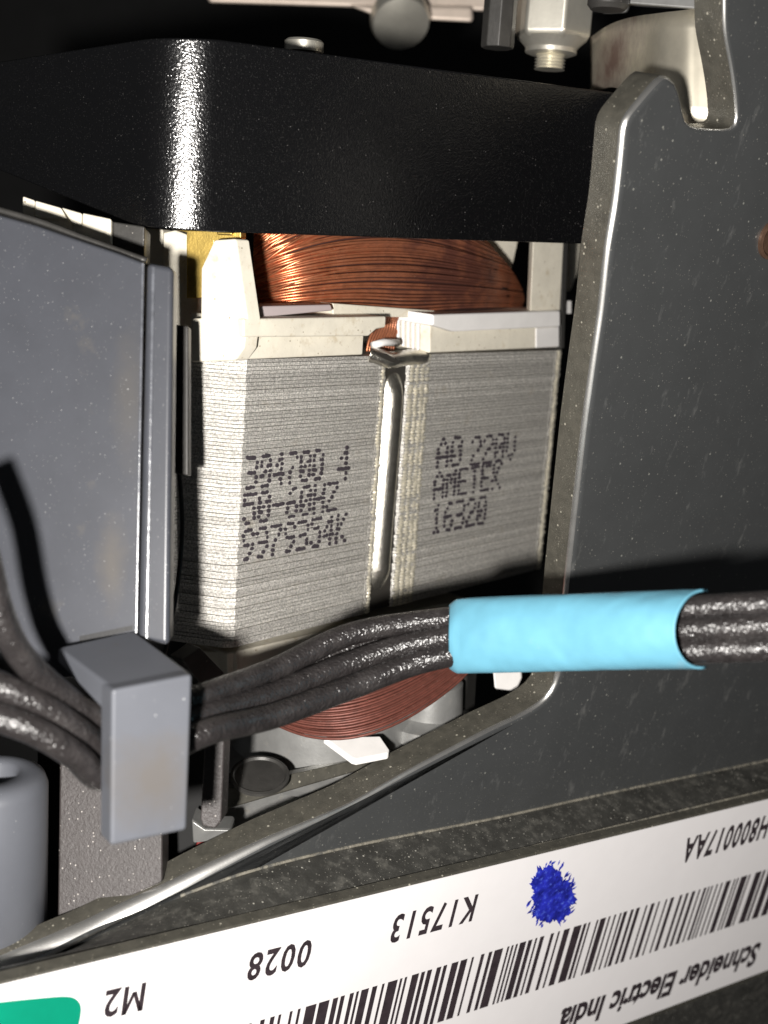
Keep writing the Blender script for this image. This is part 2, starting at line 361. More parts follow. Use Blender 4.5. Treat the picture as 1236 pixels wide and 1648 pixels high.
for k in range(5):                          # grip ribs on the angled end
    x = 641+k*8; nn = .6-.68*(x-638)/54-.05; y0 = 515+k*1.4; y1 = 555+k*1.8
    b = MB(); b.tube([FN.off(nn).at(x, y0), FN.off(nn).at(x, y1)], .035, 6); b.build('grip_rib', m_white2, motor, smooth='auto')
b = MB(); b.prism([FN.off(-.10).at(*q) for q in ((863, 528), (900, 526), (900, 558), (863, 560))], N*.3); b.build('base_clip', m_white2, motor, bevel=.02)
slabN('bobbin_post', [(858, 388), (907, 390), (901, 502), (853, 503)], -.05, (N+U)*.3, m_white, .03)
slabN('post_cover', [(906, 389), (914, 392), (908, 560), (902, 562)], -.02, N*.6, m_dgrey, .01)
slabN('bobbin_nub', [(910, 484), (920, 484), (920, 505), (909, 505)], .2, N*.5, m_white2, .02)
b = MB(); c0 = FN.off(.15).at(885, 388); b.lathe(c0, -S, [(.04, -.1), (.10, .0), (.11, .07), (.07, .1), (.07, .3)], 16); b.build('brass_pin', m_brass, motor, smooth='auto')
slabN('bobbin_cheek', [(776, 380), (836, 380), (826, 425), (818, 455), (792, 430)], 1.1, N*.4, m_white, .03)
slabN('bobbin_cheek', [(917, 386), (936, 386), (930, 440), (918, 470)], 1.6, N*.4, m_white, .03)
# lilac insulation strip and cream strip under the coil
slabN('insulation_strip', [(412, 493), (533, 490), (536, 500), (412, 512)], .12, N*.5, mat('lilac insulation', (.42, .36, .36), .6), .03)
slabN('bobbin_floor', [(536, 488), (700, 500), (700, 512), (536, 508)], .3, N*1, m_white, .02)

# upper winding
def interp(x, pts):
    if x <= pts[0][0]: return pts[0][1]
    for (a, va), (b_, vb) in zip(pts, pts[1:]):
        if x <= b_:
            t = (x-a)/(b_-a); t = t*t*(3-2*t) if len(pts) > 2 else t
            return va+(vb-va)*t
    return pts[-1][1]
def nx(x): return .34+1.35*math.exp(-(x-404)/85)+.35*max(0, (x-740)/100)**2
def xend(y): return interp(y, [(360, 768), (384, 778), (415, 799), (445, 823), (476, 843), (500, 840)])
def xendl(y):
    P_ = [(340, 752), (384, 779), (405, 797), (425, 815), (445, 829), (465, 839), (482, 843), (495, 838), (510, 828)]
    for (a, va), (b_, vb) in zip(P_, P_[1:]):
        if y <= b_: return va+(vb-va)*(y-a)/(b_-a)
    return 842
wires = MB()
def coilwire(i, lay):
    jl, jm, jr = random.uniform(-1.6, 1.6), random.uniform(-1.6, 1.6), random.uniform(-1.2, 1.2)
    yl = 503-3.5*i+jl-(i*.5 if lay == 1 else 0); ym = 494-5.5*i-(.4*i if lay else .0*i)+jm; yr = 494-3.3*i-(i*.3 if lay else 0)+jr
    if lay == 2: yl += 16; ym -= 2
    xe = xendl(yr); pts = []; wo = random.uniform(-.03, .04)
    n = 34
    for k in range(n+1):
        x = 409+(xe-409)*(k/n)**1.15
        if x < 620: t = (x-409)/211; y = yl+(ym-yl)*(1-(1-t)**2.1)
        else: t = (x-620)/(xe-620); y = ym+(yr-ym)*t*t*(1.4-.4*t)
        q = 8*math.exp(-((x-660)/70)**2)*max(0, 1-i/9)        # sag where the ledge ends
        y += q*.8
        y = min(y, 502)
        nn = nx(x)-.05*lay*0+.03*math.sin(i*1.7)+random.uniform(-.008, .008)-(.02 if lay else 0)
        if k > n-4: nn += .25*((k-(n-4))/4)**2
        bul = .25*math.sin(max(0, min(1, (499-y)/150))*math.pi)
        pts.append(FN.off(nn-bul+wo).at(x, y))
    wires.tube(pts, .0265, 7, cap=False)
for i in range(44): coilwire(i, 0)
for i in range(4, 44):
    if random.random() < .28: coilwire(i+random.random(), 1)
for i in range(6, 40, 2):
    if random.random() < .3: coilwire(i+random.random(), 2)
wires.build('copper_winding', m_cu, motor, smooth=True, stuff=True)
g = []
for k in range(30):
    x = 409+(800-409)*k/29; row = []
    for yy in range(11):
        y = 330+yy*17; xx = 409+(xendl(y)-22-409)*k/29
        bul = .25*math.sin(max(0, min(1, (499-y)/150))*math.pi)
        row.append(FN.off(nx(xx)+.09-bul).at(xx, y))
    g.append(row)
b = MB(); b.grid(g); b.build('winding_core', m_cudark, motor, smooth=True, solid=.02)
# small loop of wire ends between the ledges
b = MB()
for k in range(11):
    x = 596+k*4.2
    b.tube([FN.off(.35+.02*k).at(*q) for q in spline([(x-6, 566), (x-2, 548), (x+5, 532), (x+12-k*.5, 515), (x+16, 500)], 4)], .03, 6)
b.build('lead_wires', m_cu, motor, smooth=True, stuff=True)
b = MB(); b.tube([FN.off(.2).at(*q) for q in ((600, 556), (617, 551), (640, 552))], .07, 8); b.build('tie_cord', m_white2, motor, smooth=True)

# lower bobbin and winding
slabD('lower_bobbin', [(285, 1046), (380, 1050), (384, 1095), (340, 1120), (285, 1110)], .15, DN*.6, m_white, .03)
slabN('lower_bobbin', [(366, 1052), (700, 975), (760, 965), (720, 1040), (480, 1095), (366, 1120)], .06, N*.8, m_white, .03)
slabN('lower_gusset', [(292, 1062), (322, 1042), (362, 1084), (330, 1110)], -.6, N*.3, m_dgrey, .02)
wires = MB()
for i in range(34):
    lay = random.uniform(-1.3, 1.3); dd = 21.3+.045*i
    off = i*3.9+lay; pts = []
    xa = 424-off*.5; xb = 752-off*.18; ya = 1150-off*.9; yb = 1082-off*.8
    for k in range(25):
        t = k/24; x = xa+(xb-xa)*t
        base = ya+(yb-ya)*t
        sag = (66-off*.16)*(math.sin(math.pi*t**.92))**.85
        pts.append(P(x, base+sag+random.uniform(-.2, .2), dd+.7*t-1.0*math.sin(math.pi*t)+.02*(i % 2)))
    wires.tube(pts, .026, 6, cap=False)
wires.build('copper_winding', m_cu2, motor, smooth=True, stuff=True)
g = []
for i in range(8):
    off = i*18+3; row = []
    for k in range(25):
        t = k/24; x = 424-off*.5+(328+off*.32)*t
        row.append(P(x, 1150-off*.9+(-68+off*.1)*t+(66-off*.16)*(math.sin(math.pi*t**.92))**.85-2, 21.4+.18*i+.7*t-1.0*math.sin(math.pi*t)+.08))
    g.append(row)
b = MB(); b.grid(g); b.build('winding_core', m_cudark, motor, smooth=True, solid=.02)
pt = PL(P(585, 1205, 21.2), V3((.2, -.55, .8)))
b = MB(); b.prism([pt.at(*q) for q in ((520, 1186), (612, 1184), (627, 1206), (625, 1212), (574, 1222), (566, 1220))], S*.12); b.build('bobbin_tab', m_white2, motor, bevel=.03)
b = MB(); b.prism([P(792, 1070, 23.6), P(838, 1070, 23.9), P(840, 1092, 23.9), P(830, 1114, 23.9), P(796, 1110, 23.6)], V3((.1, .5, .1))); b.build('bobbin_tab', m_white2, motor, bevel=.05)

# ------------------------------------------------------------------ end bracket under the motor
br = thing('end_bracket', 'die-cast grey end bracket with speckled leg below the motor', 'bracket', P(420, 1300, 21.5))
top = PL(P(500, 1290, 22.3), -S*.75+V3((-.1, -.66, 0)))
b = MB(); b.prism([top.at(*q) for q in ((330, 1325), (352, 1282), (560, 1235), (760, 1150), (780, 1170), (560, 1280), (380, 1345))], S*.2); b.build('bracket_plate', m_satin, br, bevel=.03)
b = MB(); b.lathe(P(520, 1196, 23.6), -S, [(2.0, -.20), (2.05, -.08), (1.9, .02), (1.78, .1), (1.74, 1.3), (1.6, 1.4)], 72); b.build('bearing_drum', m_satin, br, smooth='auto')
b = MB(); b.lathe(P(418, 1248, 20.9), -S*.93+V3((0, -.28, 0)), [(.50, -.03), (.50, .02), (.45, .03), (.42, -.01), (.2, -.01)], 36); b.build('spring_ring', m_dgrey, br, smooth='auto')
b = MB(); b.hexa([P(360, 1270, 20.6), P(640, 1208, 22.2), P(730, 1196, 22.8), P(362, 1303, 20.6)]+[P(360, 1262, 21.0), P(640, 1203, 22.6), P(730, 1193, 23.2), P(362, 1298, 21.0)])
b.build('bracket_rail', m_cut, br, bevel=.03)
b = MB(); b.prism([P(331, 1165, 18.7), P(362, 1165, 18.7), P(356, 1322, 18.7), P(346, 1334, 18.7), P(326, 1330, 18.7), P(322, 1318, 18.7)], V3((.05, .4, .05))); b.build('bracket_leg', m_brown, br, bevel=.03)
b = MB(); b.prism([P(308, 1318, 20.2), P(330, 1334, 20.1), P(372, 1334, 20.3), P(372, 1350, 20.2), P(310, 1358, 20.2)], V3((0, .5, .1))); b.build('bracket_foot', m_satin, br, bevel=.04)
b = MB(); b.lathe(top.at(690, 1165), -S, [(.95, -.1), (.92, .12), (.62, .25), (.58, .85), (.5, .9)], 48); b.build('bearing_boss', m_satin, br, smooth='auto')
b = MB(); b.hexa([P(716, 1085, 23.4), P(752, 1082, 23.6), P(748, 1150, 23.6), P(716, 1158, 23.4), P(722, 1082, 24.2), P(768, 1080, 24.2), P(764, 1146, 24.2), P(722, 1150, 24.2)]); b.build('bracket_post', m_dgrey, br, bevel=.04)
b = MB(); b.prism([P(318, 1352, 20.6), P(350, 1352, 20.6), P(345, 1372, 20.6), P(310, 1374, 20.6)], V3((0, .3, 0))); tag(b.build('red_spacer', m_red, None, bevel=.02), 'dark red plastic spacer glimpsed under the speckled bracket leg', 'spacer')

# ------------------------------------------------------------------ black housing above the motor
hs = thing('gear_housing', 'black powder-coated gear housing with rounded corner above the copper coil', 'housing', P(600, 380, 20))
Uh = V3((.855, .506, .102)); Uh = (Uh-S*Uh.dot(S)).normalized(); Nh = Uh.cross(S).normalized()
if Nh.y < 0: Nh = -Nh
Z0 = P(342, 374, 19.3)
plan = []
Rr = 1.0; sweep = math.radians(78)
plan.append(Uh*10.5+Nh*6); plan.append(Uh*10.5)
for k in range(1, 12): plan.append(Uh*(10.5-10.5*k/12))
cen = Nh*Rr
for k in range(25):
    a = sweep*k/24; plan.append(cen-Nh*Rr*math.cos(a)-Uh*Rr*math.sin(a))
tl = (-Uh*math.cos(sweep)+Nh*math.sin(sweep)); last = plan[-1]
for k in range(1, 9): plan.append(last+tl*k*.8)
plan.append(plan[-1]+Uh*9)
def bot(i):                                 # the side lip climbs away from the rounded corner
    d_ = (plan[i]-plan[13]).dot(-Uh) if i > 12 else 0
    k = max(0, i-37); return V3((0, 0, .03*max(0, i-28)/9+.145*k)) if i > 28 else V3((0, 0, 0))
n = len(plan); H = 2.84
bt = [Z0+p+bot(i)-S*.27*max(0, p.dot(Uh))/8 for i, p in enumerate(plan)]
tp_ = [Z0+p-S*(H+.20*max(0, (p.dot(Uh))/10.5)-.06*max(0, -p.dot(Uh))) for p in plan]
b = MB(); b.add(bt+tp_, [list(range(n)), list(range(2*n-1, n-1, -1))]+[[i, (i+1) % n, n+(i+1) % n, n+i] for i in range(n)])
b.build('housing_shell', m_black, hs, bevel=.035, seg=2)
def lathe_thing(name, label, cat, base, ax, parts, group=None):
    t = thing(name, label, cat, base, group)
    for nm, prof_, k, m in parts:
        b = MB(); b.lathe(base, ax, prof_, k); b.build(nm, m, t, smooth='auto')
    return t
lathe_thing('cap_screw', 'small dull steel screw head on top of the black housing', 'screw', P(489, 84, 21.4), -S,
            [('screw_head', [(.34, 0), (.34, .16), (.30, .20), (.1, .20)], 32, m_bright), ('screw_shank', [(.2, -.3), (.2, .0)], 16, m_dgrey)])

# cream parts behind the grey cover, left
cr = thing('contact_holder', 'cream plastic contact holder in the gap below the black housing', 'holder', P(110, 400, 23))
hd = PL(P(110, 380, 19.6), V3((.15, .97, .1)))
def slabP(name, pl, pts, ext, m, parent, bevel=.03):
    b = MB(); b.prism([pl.at(*q) for q in pts], ext); return b.build(name, m, parent, bevel=bevel)
slabP('holder_block', hd, [(36, 315), (56, 322), (58, 380), (36, 360)], V3((0, .6, 0)), m_white, cr)
slabP('holder_block', hd.off(-.15), [(56, 322), (98, 334), (108, 352), (56, 348)], V3((0, .7, 0)), m_white, cr)
slabP('holder_block', hd.off(-.05), [(56, 349), (110, 353), (118, 362), (118, 405), (56, 390)], V3((0, .6, 0)), m_white, cr)
slabP('holder_block', hd.off(-.3), [(98, 333), (132, 343), (131, 361), (117, 361)], V3((0, .8, 0)), m_white, cr)
slabP('holder_block', hd.off(-.2), [(117, 362), (131, 361), (132, 342), (179, 352), (179, 412), (117, 402)], V3((0, .6, 0)), m_white, cr)
tag(slabP('spacer_block', hd.off(-.1), [(181, 356), (233, 364), (232, 420), (181, 415)], V3((0, .5, 0)), m_dgrey, None), 'dark grey spacer block between cream holder and cream post', 'block')

# ------------------------------------------------------------------ grey cover panel
gp = thing('grey_cover', 'flat grey plastic cover with a raised rib along its right edge', 'cover', P(130, 1040, 17.5))
cp = PL(P(235, 700, 17.5), V3((.10, .99, -.04)))
slabP('cover_panel', cp, [(-160, 290), (0, 347), (60, 364), (130, 388), (190, 408), (232, 424), (222, 1080), (-160, 1120)], V3((-.05, .3, .1)), m_grey, gp, .04)
slabP('cover_rib', cp.off(-.10), [(236, 422), (279, 430), (272, 1040), (222, 1030)], V3((-.02, .5, .03)), m_grey, gp, .08)
slabP('cover_slot_shade', cp.off(-.004), [(128, 1024), (214, 1006), (214, 1014), (128, 1034)], V3((0, .02, 0)), m_dark, gp, 0)  # dark sliver laid on as the shadow at the panel's bottom
for x0_, x1_, r_ in ((230, 219, .022), (247, 236, .030)):
    b = MB(); b.tube([cp.off(-.10 if x0_ > 240 else -.02).at(*q) for q in ((x0_, 424 if x0_ < 240 else 430), (x1_, 1028))], r_, 10); b.build('cover_glint_bead', m_bead_grey, gp, smooth='auto')  # thin bright beads added to draw the white glints on the rib
b = MB(); b.tube([cp.off(.30).at(*q) for q in spline([(-60, 322), (60, 356), (130, 382), (236, 420)], 8)], .05, 8); b.build('edge_shade', m_dgrey, gp, smooth=True)  # dark tube added where the panel's top edge lies in shadow
# dark strip & hose between cover and motor
tag(slabP('dark_strip', PL(P(290, 640, 18.6), V3((.2, .97, 0))), [(272, 521), (303, 524), (303, 766), (272, 760)], V3((0, .3, 0)), m_dgrey, None, .03), 'narrow dark strip standing between grey cover and steel stack', 'strip')
b = MB(); b.tube([P(x, y, 18.9) for x, y in spline([(268, 600), (282, 690), (291, 790), (293, 860), (286, 940), (272, 1020), (262, 1060)], 6)], .035, 8)
tag(b.build('thin_hose', m_dark, None, smooth=True), 'thin black hose bowed along the shadowed side of the stack', 'hose')

# ------------------------------------------------------------------ cable clip
cl = thing('cable_clip', 'grey plastic hook clip gripping the black cables', 'clip', P(220, 1360, 15.6))
tf = [P(181, 1108, 15.32), P(309, 1083, 15.82), P(216, 1014, 17.4), P(93, 1042, 16.9)]
lowf = [P(180, 1160, 15.34), P(306, 1150, 15.84), P(216, 1050, 17.4), P(92, 1066, 16.9)]
b = MB(); b.hexa(tf+lowf); b.build('clip_arm', m_clip, cl, bevel=.05)
b = MB()
fr = [P(180, 1110, 15.16), P(310, 1085, 15.66), P(301, 1336, 15.9), P(178, 1362, 15.4)]
bk = [P(162, 1098, 15.62), P(291, 1073, 16.1), P(284, 1322, 16.3), P(161, 1345, 15.85)]
b.hexa(fr+bk); b.build('clip_face', m_clip, cl, bevel=.05)

# ------------------------------------------------------------------ boss and brown wall, lower left
bs = thing('hollow_boss', 'round grey plastic boss with a blind hole in the lower left corner', 'boss', P(-8, 1500, 18.6))
b = MB(); bc = P(-14, 1244, 18.6); b.lathe(bc, S, [(.33, .5), (.36, .05), (.42, -.02), (.66, .0), (.78, .06), (.83, .2), (.84, 4.2)], 64); b.build('boss_wall', m_clip, bs, smooth=True)
tag(slabP('side_wall', PL(P(180, 1350, 19.4), V3((.08, .97, -.2))), [(97, 1130), (262, 1200), (261, 1420), (92, 1500)], V3((0, .6, .1)), m_brown, None, .04),
    'brown-grey speckled wall block beneath the cable clip', 'wall block')
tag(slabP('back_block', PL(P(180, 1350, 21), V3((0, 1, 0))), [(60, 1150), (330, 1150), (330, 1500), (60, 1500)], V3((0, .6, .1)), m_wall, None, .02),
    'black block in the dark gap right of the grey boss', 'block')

# ------------------------------------------------------------------ cables and sleeve
def cable(name, label, ctrl, r):
    pts = spline(ctrl, 10); b = MB(); b.tube([P(*p) for p in pts], r, 16)
    return tag(b.build(name, m_cable, None, smooth=True), label, 'cable', 'black cables through the grey clip')
cable('black_cable', 'uppermost black cable, dropping steeply from the left edge into the clip',
      [(-70, 780, 14.70), (-28, 880, 14.80), (-2, 980, 15.00), (30, 1050, 15.30), (80, 1102, 15.70), (150, 1150, 16.20), (240, 1150, 16.60), (330, 1118, 17.10), (440, 1078, 18.20), (560, 1022, 18.80), (680, 1000, 18.92), (800, 990, 18.52), (960, 986, 17.50), (1120, 978, 16.80), (1320, 966, 16.30)], .175)
cable('black_cable', 'lowest black cable with bright highlights right of the clip',
      [(-80, 1130, 15.20), (-10, 1152, 15.20), (60, 1178, 15.30), (120, 1215, 15.60), (165, 1250, 16.00), (240, 1222, 16.30), (330, 1179, 16.60), (440, 1152, 17.60), (560, 1108, 18.40), (680, 1064, 18.72), (800, 1044, 18.42), (960, 1042, 17.40), (1120, 1046, 16.70), (1320, 1038, 16.20)], .185)
cable('black_cable', 'middle black cable, second from the bottom left of the clip',
      [(-80, 1070, 15.30), (-10, 1100, 15.30), (60, 1132, 15.50), (120, 1172, 15.80), (170, 1205, 16.20), (240, 1180, 16.50), (330, 1148, 17.00), (440, 1117, 18.00), (560, 1068, 18.70), (680, 1032, 18.82), (800, 1018, 18.42), (960, 1012, 17.40), (1120, 1012, 16.70), (1320, 1004, 16.20)], .185)
cable('black_cable', 'rear black cable half hidden behind the others at the clip',
      [(-80, 1000, 16.60), (-20, 1060, 16.60), (50, 1098, 16.70), (110, 1138, 16.80), (170, 1170, 16.90), (240, 1160, 17.10), (330, 1134, 17.50), (440, 1098, 18.50), (560, 1044, 19.10), (680, 1012, 19.32), (800, 1004, 18.92), (960, 1000, 17.90), (1120, 992, 17.20), (1320, 984, 16.70)], .17)
sl = [(724, 1025, 18.9), (760, 1023, 18.6), (860, 1019, 18.0), (960, 1016, 17.4), (1060, 1014, 16.9), (1138, 1012, 16.6)]
pts = spline(sl, 8); b = MB(); rows = []
K = 40
for i, p in enumerate(pts):
    t = i/(len(pts)-1); row = []
    for j in range(K+1):
        a = 2*math.pi*j/K
        yy = math.cos(a)*p[2]*(.0290+.0022*t+.0003*math.sin(t*9+j*.8)) if True else 0
        dp = math.sin(a)*.40
        xo = 0
        if t > .5: xo = -.50*(t-.5)*2*(abs(math.sin(a))**.9)*1.05*(1 if True else 0)      # concave cut end
        if t < .08: xo = .0-.03*(1-abs(math.cos(a))**2)
        if t < .10: yy *= .86+1.4*t
        row.append(P(*p)+V3((xo, dp, yy-.09*t*0)))
    rows.append(row)
b.grid(rows); tag(b.build('cable_sleeve', m_sleeve, None, smooth=True, solid=.035), 'bright blue shrink sleeve bundling the black cables at right', 'sleeve')

# ------------------------------------------------------------------ steel side frame
sf = thing('side_frame', 'dusty galvanised steel side frame carrying the label strip', 'frame', P(900, 1400, 21))
FP = PL(P(1000, 500, 19.5), E)
edge = [(1004, 193), (998, 261), (991, 325), (978, 402), (968, 500), (956, 580), (942, 680), (926, 820), (914, 929), (906, 1010), (901, 1075), (896, 1102), (881, 1126), (847, 1148), (790, 1174), (664, 1240), (566, 1296), (435, 1353), (330, 1406), (306, 1419), (153, 1501), (0, 1566), (-120, 1618)]
fold = [(-120, 1640), (150, 1502+8), (290, 1442), (400, 1403), (566, 1362), (800, 1316), (1000, 1272), (1420, 1186)]
notch = [(1420, -120), (1168, -120), (1166, 0), (1166, 50), (1178, 110), (1185, 160), (1187, 205), (1180, 209), (1136, 207), (1110, 205), (1102, 198), (1099, 166), (1090, 132), (1079, 117), (1069, 117), (1040, 150)]
path = notch[1:]+edge                       # the cut contour, from the top of the slot to the lower left
path2 = [path[0]]
for (x0, y0), (x1, y1) in zip(path, path[1:]):
    m_ = max(1, int(math.hypot(x1-x0, y1-y0)/13))
    for k in range(1, m_+1): path2.append((x0+(x1-x0)*k/m_, y0+(y1-y0)*k/m_))
for it in range(2):
    path2 = [path2[0]]+[((a[0]+2*b_[0]+c[0])/4, (a[1]+2*b_[1]+c[1])/4) for a, b_, c in zip(path2, path2[1:], path2[2:])]+[path2[-1]]
pw = [FP.at(*q) for q in path2]; TH = .62
g = []; inner = []
for i, p in enumerate(pw):
    t = (pw[min(i+1, len(pw)-1)]-pw[max(i-1, 0)]).normalized()
    inn = t.cross(E).normalized()
    if i == 0: sgn = 1 if inn.dot(Bv) > 0 else -1
    inn = inn*sgn
    x, y = path2[i]
    R = .14 if y < 1100 else .11+.62*min(1, max(0, (560-x)/560))**1.5
    if y < 215: R = .13
    if y < 215 and x > 1085: R = .07
    RE = min(R*.9, .42); row = [p+E*TH]
    row.append(p+E*(TH*.5+RE*.5))
    for k in range(9):
        a = math.pi/2*k/8
        row.append(p+inn*R*(1-math.cos(a))+E*RE*(1-math.sin(a)))
    inner.append(row[-1]); g.append(row)
b = MB(); b.grid(g); o = b.build('cut_edge', m_cut, sf, smooth=True)
o.data.materials.append(m_edge); o.data.materials.append(m_frame); nr = len(g[0])-1
for k, p in enumerate(o.data.polygons):
    p.material_index = 1 if 3 <= k % nr <= 6 else (0 if k % nr < 3 else 2)
fw = [FP.at(*q) for q in fold]
b = MB(); b.prism(inner+fw+[FP.at(1420, -120)], E*.3); b.build('side_plate', m_frame, sf)
for nm, ptsr, rr_ in (('fold_ridge', [FP.off(-.005).at(*q) for q in spline(fold[2:], 8)], .028), ('bar_ridge', [FP.off(-1.05+.22).at(x_, (1575+(x_-35)*(1285-1575)/1201)-14) for x_ in range(-40, 1300, 40)], .03)):
    b = MB(); b.tube(ptsr, rr_, 6); b.build(nm, m_ridge, sf, smooth=True)
# flange from the fold down to the label bar
c2 = FP.off(-1.05)
ltop = [(-160, 1621), (35, 1575), (310, 1509), (618, 1438), (800, 1394), (1000, 1344), (1236, 1285), (1420, 1239)]
def ly(x):
    for (a, va), (b_, vb) in zip(ltop, ltop[1:]):
        if x <= b_: return va+(vb-va)*(x-a)/(b_-a)
    return ltop[-1][1]
fl = MB(); g = []
for k in range(41):
    t = k/40; x = -120+1540*t
    fy = None
    for (a, va), (b_, vb) in zip(fold, fold[1:]):
        if a <= x <= b_: fy = va+(vb-va)*(x-a)/(b_-a)
    A = FP.off(-.002).at(x, fy if fy else 1186)
    q = c2.at(x, ly(x))+E*.26
    g.append([A+E*.10, A, A*.5+q*.5+E*-.03, q, q+E*.1+Vv*.05])
fl.grid(g); fl.build('flange', m_flange, sf, smooth='auto')
b = MB(); bar = [c2.at(x, ly(x)) for x in (-160, 1420)]
bar2 = [c2.at(1420, 1505), c2.at(1236, 1568), c2.at(1018, 1650), c2.at(700, 1770), c2.at(-160, 1990)]
b.prism(bar+bar2, E*.25); o = b.build('label_bar', m_cut, sf, bevel=.04)
# label sheet with its print
lab = thing('barcode_label', 'white barcode label, upside down, along the bottom of the frame', 'label', c2.at(700, 1560))
lp = c2.off(-.012)
lb = MB(); q = [lp.at(x, ly(x)+3) for x in (-150, 1410)]+[lp.at(1410, 1500), lp.at(1236, 1561), lp.at(1018, 1643), lp.at(700, 1762), lp.at(-150, 1980)]
lb.prism(q, E*.01); lb.build('label_sheet', m_label, lab)
pp = c2.off(-.018)
def textmesh(txt, start, end, cap, bold=.022, spc=1.18, name='lettering', m=m_print):
    cu = bpy.data.curves.new(name, 'FONT'); cu.body = txt; cu.size = 1; cu.offset = bold; cu.resolution_u = 3; cu.space_character = spc
    to = bpy.data.objects.new('tmp', cu); COL.objects.link(to); bpy.context.view_layer.update()
    me = bpy.data.meshes.new_from_object(to.evaluated_get(bpy.context.evaluated_depsgraph_get())); bpy.data.objects.remove(to)
    xs = [v.co.x for v in me.vertices]; x0, x1 = min(xs), max(xs); hcap = .73
    A = pp.at(*start); Bq = pp.at(*end); dirv = Bq-A; L = dirv.length; dirv.normalize()
    upv = Vv-dirv*Vv.dot(dirv); upv.normalize()
    cp_ = pp.at(start[0]-cap*.26, start[1]+cap); h = abs((cp_-A).dot(upv))
    off = V3(lab['_w'])
    for v in me.vertices:
        v.co = A+dirv*((v.co.x-x0)/(x1-x0)*L)+upv*(v.co.y/hcap*h)-off
    me.materials.clear(); me.materials.append(m)
    o = bpy.data.objects.new(name, me); COL.objects.link(o); o.parent = lab; return o
textmesh('K17513', (770, 1440), (636, 1475), 44)
textmesh('0028', (505, 1512), (404, 1537), 44)
textmesh('2', (196, 1590), (171, 1596), 46)
A = pp.at(234, 1581); dv = (pp.at(168, 1597)-A).normalized(); hM = abs((pp.at(222, 1628)-A).dot(Vv)); wM = (pp.at(203, 1588.5)-A).length; b = MB()
def stroke(x0, y0, x1, y1, w_=.035):
    p0 = A+dv*x0*wM+Vv*y0*hM; p1 = A+dv*x1*wM+Vv*y1*hM; q_ = dv*w_
    b.add([p0-q_, p0+q_, p1+q_, p1-q_], [[0, 1, 2, 3]])
stroke(.06, 0, .06, 1); stroke(.94, 0, .94, 1); stroke(.08, 1, .5, .25, .03); stroke(.92, 1, .5, .25, .03)
b.build('lettering', m_print, lab)
textmesh('H800017AA', (1243, 1311), (1106, 1351), 38, .034)
textmesh('Schneider Electric India', (1226, 1517), (905, 1626), 36, .034, 1.0)
# barcode
def btop(x): return 1597+(x-571)*(1402-1597)/654
def bbot(x): return 1646+(x-768)*(1490-1646)/468
A0 = pp.at(1262, btop(1262)); A1 = pp.at(380, btop(380)); C0 = pp.at(1262, bbot(1262)); C1 = pp.at(380, bbot(380))
Lb = (A1-A0).length; dirv = (A1-A0).normalized(); mod = .050; x = 0; b = MB(); random.seed(11)
hv0 = (C0-A0).dot(Vv); hv1 = (C1-A1).dot(Vv)
while x < Lb:
    wbar = random.choice([1, 1, 1, 1.6, 2, 2, 3, 4]); gap = random.choice([1, 1, 1.4, 2, 2, 3.2])
    t = x/Lb; hv = 1.34
    a = A0+dirv*x; c = A0+dirv*min(Lb, x+wbar*mod)
    b.add([a, c, c+Vv*hv, a+Vv*hv], [[0, 1, 2, 3]]); x += (wbar+gap)*mod
b.build('barcode', m_print, lab)
# blue marker blot, green patch
random.seed(3)
b = MB(); cnt = pp.at(888, 1441); pts = []
for k in range(150):
    a = 2*math.pi*k/150
    sp = 1+.07*math.sin(3*a+1)+.05*math.sin(5*a+2)+.05*math.sin(11*a)+random.uniform(-.05, .05)
    if random.random() < .28: sp += random.uniform(.05, .28)*(.4+.6*max(0, math.cos(a+.9)))
    pts.append(pp.off(-.003).at(888+33*sp*math.cos(a)+4*math.sin(a), 1441+45*sp*math.sin(a)))
for k in range(30):
    a = random.choice([random.uniform(-1.9, -.3), random.uniform(-1, 1.2), random.uniform(1.9, 3.0)]); r_ = random.uniform(1.0, 1.22); cx, cy = 888+33*r_*math.cos(a), 1441+46*r_*math.sin(a)
    lx, ly_ = random.uniform(2, 6), random.uniform(3, 7); w0 = random.uniform(.6, 1.5)
    b.add([pp.at(cx-lx, cy+ly_), pp.at(cx-w0, cy-w0), pp.at(cx+lx, cy-ly_), pp.at(cx+w0, cy+w0)], [[0, 1, 2, 3]])
vs = [cnt-E*.003]+pts; b.add(vs, [[0, 1+k, 1+(k+1) % 150] for k in range(150)])
b.build('marker_blot', m_blue, lab)
b = MB(); ctr = spline([(-80, 1622), (0, 1613), (60, 1607), (108, 1604), (126, 1612), (130, 1630), (120, 1665), (90, 1700), (-80, 1720)], 6)
b.add([pp.at(*q) for q in ctr], [list(range(len(ctr)))]); b.build('green_patch', m_green, lab)
# rivet at the right edge
b = MB(); rc = FP.off(-.01).at(1244, 385); b.lathe(rc, -E, [(.34, -.02), (.34, .04), (.29, .06), (.25, .02), (.1, .01)], 36); b.build('rivet', m_rivet, sf, smooth='auto')
# lower web behind the label bar
lw = thing('lower_web', 'dark grimy steel web showing below the label at lower right', 'steel web', c2.at(1150, 1640))
wp = c2.off(.5)
b = MB(); b.prism([wp.at(*q) for q in ((1060, 1540), (1420, 1440), (1420, 1800), (1030, 1800))], E*.2); b.build('web_panel', m_flange, lw, bevel=.04)
b = MB(); b.prism([wp.off(-.04).at(*q) for q in ((700, 1700), (900, 1590), (1064, 1560), (1052, 1604), (1040, 1760), (700, 1800))], E*.2); b.build('web_panel', m_cut, lw, bevel=.04)

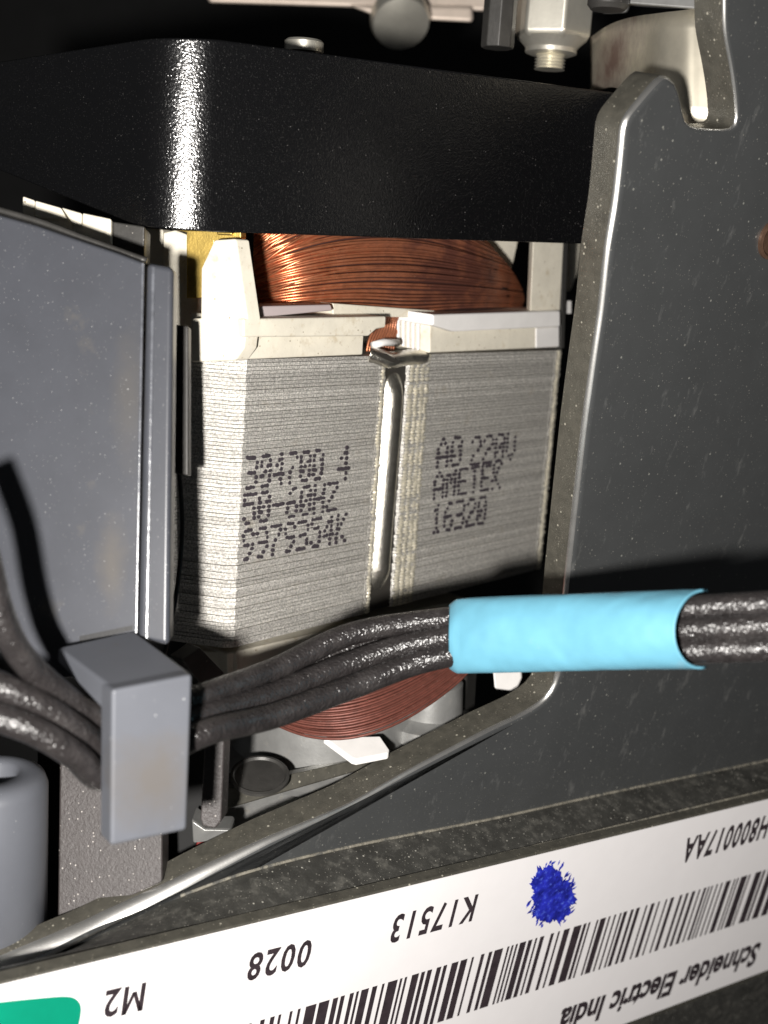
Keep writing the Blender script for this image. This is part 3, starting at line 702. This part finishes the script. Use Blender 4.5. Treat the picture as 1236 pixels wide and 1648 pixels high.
# ------------------------------------------------------------------ hardware at the top
nutb = P(884, 112, 24.2)
def hexprof(b_, base, r, h0, h1):
    b_.lathe(base, -S, [(r*.86, h0), (r, h0+.1), (r, h1-.1), (r*.86, h1)], 6, a0=-.1)
t = thing('lock_nut', 'bright zinc hex lock nut on a threaded stud above the black housing', 'nut', nutb)
b = MB(); hexprof(b, nutb, .76, .50, 1.7); b.build('nut_body', m_bright, t, bevel=.06)
b = MB(); b.lathe(nutb, -S, [(.40, .26), (.50, .30), (.50, .38), (.55, .44), (.68, .56)], 40); b.build('washer', m_bright, t, smooth='auto')
b = MB(); pr = []
for k in range(7): pr += [(.30, .0+k*.06), (.25, .03+k*.06)]
b.lathe(nutb, -S, pr, 32); b.build('stud', m_bright, t, smooth='auto')
b = MB(); rb = P(800, 78, 23.0); b.lathe(rb, -S, [(.30, 0), (.31, .05), (.31, 1.6)], 8); tag(b.build('hex_rod', m_dgrey, None, bevel=.02), 'dark hexagonal rod hanging left of the bright lock nut', 'rod')
b = MB(); rb = P(978, 14, 20.3); b.lathe(rb, -S, [(.28, -.02), (.34, .05), (.34, .5)], 24); tag(b.build('dark_bolt', m_dgrey, None, smooth='auto'), 'dark bolt end at the top edge, right of the lock nut', 'bolt')
b = MB(); b.hexa([P(330, -60, 32), P(800, -60, 32), P(782, 18, 32), P(335, 4, 32), P(330, -60, 35), P(800, -60, 35), P(782, 18, 35), P(335, 4, 35)])
b.hexa([P(560, 8, 31.5), P(760, 10, 31.5), P(762, 36, 31.5), P(610, 28, 31.5), P(560, 6, 33), P(760, 8, 33), P(762, 32, 33), P(610, 26, 33)])
tag(b.build('far_plate', m_pink, None, bevel=.1), 'pale blurred plate far behind the housing along the top edge', 'plate')
lathe_thing('round_screw', 'blurred flat screw head below the pale far plate', 'screw', P(645, 36, 31), V3((.1, -.6, -.8)),
            [('screw_head', [(.74, -.3), (.76, -.1), (.70, .08), (.4, .16), (.1, .18)], 32, m_bright), ('screw_shank', [(.3, -.9), (.3, -.3)], 12, m_dgrey)])
b = MB(); b.hexa([P(905, -60, 27), P(1030, -60, 27), P(1010, 20, 27), P(925, 24, 27), P(905, -60, 29), P(1030, -60, 29), P(1010, 20, 29), P(925, 24, 29)])
tag(b.build('rear_bracket', m_satin, None, bevel=.06), 'dull steel block in the shade between the lock nut and the bent tab', 'bracket')
# bent cream steel tab behind the notch
tb = thing('bent_tab', 'cream reflecting bent steel tab seen through the frame notch', 'bracket', P(1080, 200, 22.5))
g = []
for px, y0, y1, d_ in spline([(955, 60, 150, 24.6), (985, 40, 140, 23.2), (1020, 28, 150, 21.9), (1060, 22, 175, 20.7), (1100, 18, 198, 20.2), (1128, 14, 204, 20.1), (1150, 12, 207, 20.05)], 5):
    g.append([P(px, y0+(y1-y0)*k/6, d_+.12*k/6) for k in range(7)])
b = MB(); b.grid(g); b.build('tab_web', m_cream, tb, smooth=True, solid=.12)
b = MB(); b.hexa([P(960, -20, 20.6), P(1136, -16, 19.8), P(1136, 16, 19.8), P(960, 2, 20.6), P(960, -20, 23.2), P(1136, -16, 22), P(1136, 18, 22), P(960, 6, 23.2)]); b.build('tab_flange', m_satin, tb, bevel=.04)
for o in bpy.data.objects:
    if '_w' in o: del o['_w']
